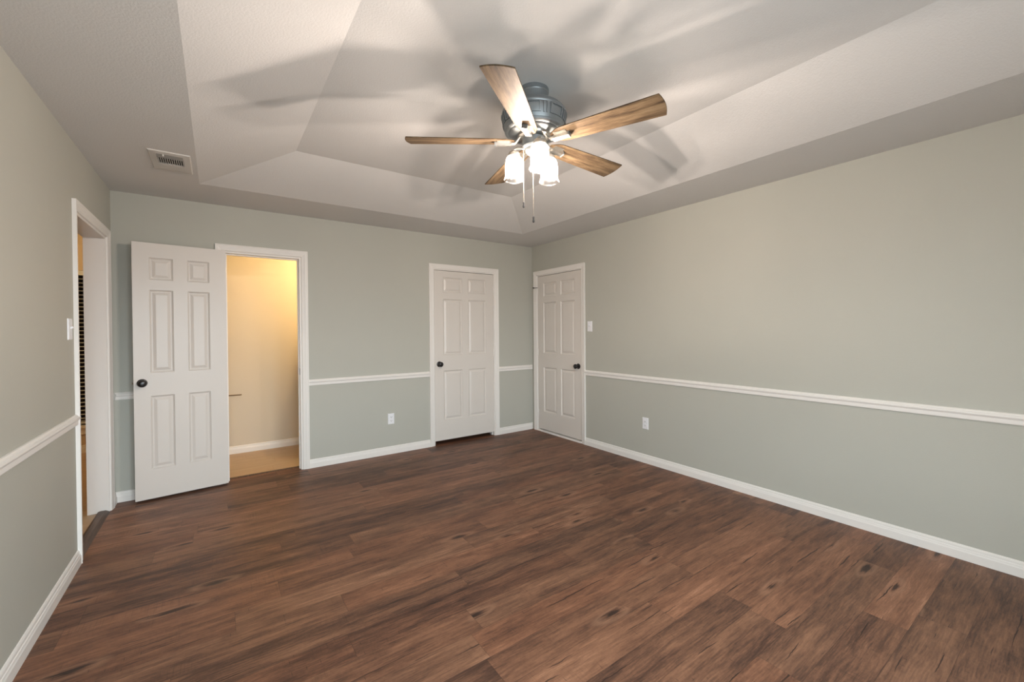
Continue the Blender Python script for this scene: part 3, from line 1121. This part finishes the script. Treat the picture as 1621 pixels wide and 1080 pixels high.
# pull chains
for (px, py), ztop, zend in (((2.006, -2.689), 2.300, 2.006), ((2.048, -2.718), 2.245, 1.928)):
    bm = bmesh.new()
    z = ztop
    tube(bm, [(px - FX, py - FY, dz(ztop)), (px - FX, py - FY, dz(zend))], 0.0013, 6)
    while z > zend:
        bmesh.ops.create_icosphere(bm, subdivisions=1, radius=0.0021, matrix=Matrix.Translation((px - FX, py - FY, dz(z))))
        z -= 0.0062
    ch = link('pull_chain', bm, M['chain'], fan, smooth=True)
    bm = bmesh.new()
    lathe(bm, lat([(0.0018, zend + 0.004), (0.0042, zend), (0.0052, zend - 0.008), (0.0038, zend - 0.014), (0.0060, zend - 0.022), (0.0056, zend - 0.029), (0.002, zend - 0.032)]), 14,
          Matrix.Translation((px - FX, py - FY, 0)))
    fb = link('chain_fob', bm, M['fob'], ch, smooth=True)


# ------------------------------------------------------------------ toilet room beyond the lit doorway
TX0, TX1, TY1 = 0.25, 2.20, 1.03
bm = bmesh.new()
box(bm, TX0, TX1, 0.095, TY1 + 0.05, -0.12, -0.001)
structure('floor', bm, M['tan_floor'], 'tan plank floor seen through the lit doorway', 'floor')
bm = bmesh.new()
wall_mesh(bm, 'x', TY1, 0.10, TX0 - 0.1, TX1 + 0.1, 0, H, [])
structure('wall_back', bm, M['toilet_wall'], 'warm lit cream wall seen through the narrow doorway', 'wall')
bm = bmesh.new()
wall_mesh(bm, 'y', TX0 - 0.1, 0.10, TH, TY1, 0, H, [])
structure('wall_left', bm, M['toilet_wall'], 'toilet room side wall hidden behind the open door', 'wall')
bm = bmesh.new()
wall_mesh(bm, 'y', TX1, 0.10, TH, TY1, 0, H, [])
structure('wall_right', bm, M['toilet_wall'], 'toilet room side wall out of sight past the lamp', 'wall')
bm = bmesh.new()
box(bm, TX0 - 0.1, TX1 + 0.1, TH, TY1 + 0.1, H, H + 0.1)
structure('ceiling', bm, M['ceiling'], 'flat ceiling of the lit toilet room', 'ceiling')
run(BASE, (TX0, TY1), (TX1, TY1), BACK, 'baseboard_back', 'cream lit baseboard seen through the narrow doorway', 'baseboard')
# made-up partition, unseen right of the doorway: its top edge casts the diagonal shadow
bm = bmesh.new()
box(bm, 1.535, 2.20, 0.40, TY1, 0.0, 1.23)
structure('wall_right', bm, M['toilet_wall'], 'low partition wall hidden right of the lit doorway', 'wall', bevel=0.003)
lamp('toilet_room_light', (1.82, 0.32, 2.15), TOILET_WATTS, WARM_COL, 0.06)

# paper holder on the far wall
ph = tag(empty('paper_holder', (0.735, TY1, 0.648)), 'thin brown paper holder arm on the wall inside the lit doorway', 'paper holder')
bm = bmesh.new()
lathe(bm, [(0.020, 0.0), (0.020, 0.004), (0.013, 0.008), (0.007, 0.012), (0.007, 0.060), (0.009, 0.064), (0.005, 0.070)], 20, Matrix.Rotation(R(90), 4, 'X'))
link('post', bm, M['black'], ph, smooth=True)
bm = bmesh.new()
tube(bm, [(0, -0.060, 0), (0.05, -0.060, -0.001), (0.139, -0.060, -0.002), (0.145, -0.060, 0.002)], 0.0058, 10)
link('arm', bm, M['bronze'], ph, smooth=True)


# ------------------------------------------------------------------ bathroom beyond the left doorway
BX0, BX1, BY0, BY1 = -2.4, -0.12, -2.2, 2.10
bm = bmesh.new()
box(bm, BX0, -0.06, BY0, BY1, -0.12, -0.001)
structure('floor', bm, M['tan_floor'], 'pale tan floor seen through the left doorway', 'floor')
BWX0, BWX1, BWZ0, BWZ1 = -1.45, -0.33, 0.31, 2.03
bm = bmesh.new()
wall_mesh(bm, 'x', BY1, 0.12, BX0 - 0.1, BX1 + 0.1, 0, H, [(BWX0, BWX1, BWZ0, BWZ1)])
structure('wall_back', bm, M['bath_wall'], 'warm tan bathroom wall around the blind covered window', 'wall')
bm = bmesh.new()
wall_mesh(bm, 'y', BX1, 0.10, TH, BY1, 0, H, [])
structure('wall_right', bm, M['bath_wall'], 'bathroom side wall behind the back wall corner', 'wall')
bm = bmesh.new()
wall_mesh(bm, 'y', BX0 - 0.1, 0.10, BY0, BY1, 0, H, [])
structure('wall_left', bm, M['bath_wall'], 'far bathroom side wall out of sight', 'wall')
bm = bmesh.new()
wall_mesh(bm, 'x', BY0 - 0.1, 0.10, BX0 - 0.1, BX1, 0, H, [])
structure('wall_front', bm, M['bath_wall'], 'bathroom end wall out of sight', 'wall')
bm = bmesh.new()
box(bm, BX0 - 0.1, BX1, BY0 - 0.1, BY1 + 0.1, H, H + 0.1)
structure('ceiling', bm, M['ceiling'], 'flat bathroom ceiling beyond the left doorway', 'ceiling')
run(BASE, (BX0, BY1), (BX1, BY1), BACK, 'baseboard_back', 'cream baseboard under the bathroom window', 'baseboard')
lamp('bathroom_light', (-1.3, 0.9, 2.25), BATH_WATTS, WARM_COL, 0.10)

w_ = tag(empty('window_1', ((BWX0 + BWX1) / 2, BY1, BWZ0)), 'dark bathroom window seen as a sliver through the left doorway', 'window', kind='structure')
hw_, hh_ = (BWX1 - BWX0) / 2, BWZ1 - BWZ0
bm = bmesh.new()
for q in ((-hw_, -hw_ + 0.04, 0, hh_), (hw_ - 0.04, hw_, 0, hh_), (-hw_ + 0.04, hw_ - 0.04, 0, 0.04), (-hw_ + 0.04, hw_ - 0.04, hh_ - 0.04, hh_)):
    box(bm, q[0], q[1], 0.075, 0.115, q[2], q[3])
link('window_frame', bm, M['trim'], w_)
bm = bmesh.new()
box(bm, -hw_ + 0.04, hw_ - 0.04, 0.090, 0.100, 0.04, hh_ - 0.04)
link('pane', bm, M['night_glass'], w_)
bm = bmesh.new()
box(bm, -hw_ - 0.05, hw_ + 0.05, -0.035, 0.070, -0.030, 0.0)
box(bm, -hw_ - 0.03, hw_ + 0.03, -0.014, 0.0, -0.105, -0.030)
link('window_sill', bm, M['trim'], w_, bevel=0.003)
bl = tag(empty('window_blind', ((BWX0 + BWX1) / 2, BY1, BWZ0)), 'white slatted blind over the dark window past the left doorway', 'blind')
bm = bmesh.new()
box(bm, -hw_ + 0.004, hw_ - 0.004, 0.004, 0.060, hh_ - 0.052, hh_ - 0.002)
link('head_rail', bm, M['blind'], bl)
bm = bmesh.new()
z = 0.070
while z < hh_ - 0.06:
    box(bm, -hw_ + 0.006, hw_ - 0.006, -0.0225, 0.0225, -0.0016, 0.0016, Matrix.Translation((0, 0.032, z)) @ Matrix.Rotation(R(6), 4, 'X'))
    z += 0.0445
link('slats', bm, M['blind'], bl)
bm = bmesh.new()
box(bm, -hw_ + 0.006, hw_ - 0.006, 0.010, 0.054, 0.012, 0.034)
link('bottom_rail', bm, M['blind'], bl)
bm = bmesh.new()
for x_ in (-hw_ + 0.15, 0.0, hw_ - 0.15):
    tube(bm, [(x_, 0.007, 0.02), (x_, 0.007, hh_ - 0.03)], 0.0012, 6)
link('ladder_cord', bm, M['blind'], bl)

# ------------------------------------------------------------------ closet and hall behind the closed doors (dark)
bm = bmesh.new()
for args in (('x', 0.70, 0.05, 2.45, 3.80), ('y', 2.45, 0.05, TH, 0.70), ('y', 3.75, 0.05, TH, 0.70)):
    wall_mesh(bm, *args, 0.0, H, [])
box(bm, 2.45, 3.80, TH, 0.75, H, H + 0.05)
box(bm, 2.50, 3.75, TH, 0.70, -0.05, -0.001)
structure('wall_back', bm, M['toilet_wall'], 'unlit closet walls behind the closed closet door', 'wall')
bm = bmesh.new()
wall_mesh(bm, 'y', W + 0.30, 0.05, -1.3, 0.1, 0.0, H, [])
for yy in (-1.3, 0.05):
    wall_mesh(bm, 'x', yy, 0.05, W + TH, W + 0.30, 0.0, H, [])
box(bm, W + TH, W + 0.35, -1.3, 0.1, H, H + 0.05)
box(bm, W + 0.05, W + 0.35, -1.3, 0.1, -0.05, -0.001)
structure('wall_right', bm, M['toilet_wall'], 'unlit space behind the right wall door', 'wall')

# ------------------------------------------------------------------ assumed windows, added behind the camera for cool light
for i, (a, b) in enumerate(WINS):
    w_ = tag(empty('window_%d' % (i + 2), ((a + b) / 2, -D, WZ0)), ('left' if i == 0 else 'right') + ' daylight window in the wall behind the viewer', 'window', kind='structure')
    hw_, hh_ = (b - a) / 2, WZ1 - WZ0
    bm = bmesh.new()
    for q in ((-hw_, -hw_ + 0.045, 0, hh_), (hw_ - 0.045, hw_, 0, hh_), (-hw_ + 0.045, hw_ - 0.045, 0, 0.045), (-hw_ + 0.045, hw_ - 0.045, hh_ - 0.045, hh_),
              (-hw_ + 0.045, hw_ - 0.045, hh_ / 2 - 0.02, hh_ / 2 + 0.02)):
        box(bm, q[0], q[1], -0.090, -0.050, q[2], q[3])
    link('window_frame', bm, M['trim'], w_)
    bm = bmesh.new()
    box(bm, -hw_ + 0.045, hw_ - 0.045, -0.072, -0.068, 0.045, hh_ - 0.045)
    link('pane', bm, M['glass'], w_)
    bm = bmesh.new()
    box(bm, -hw_ - 0.05, hw_ + 0.05, -0.05, 0.035, -0.028, 0.0)
    link('window_sill', bm, M['trim'], w_, bevel=0.003)
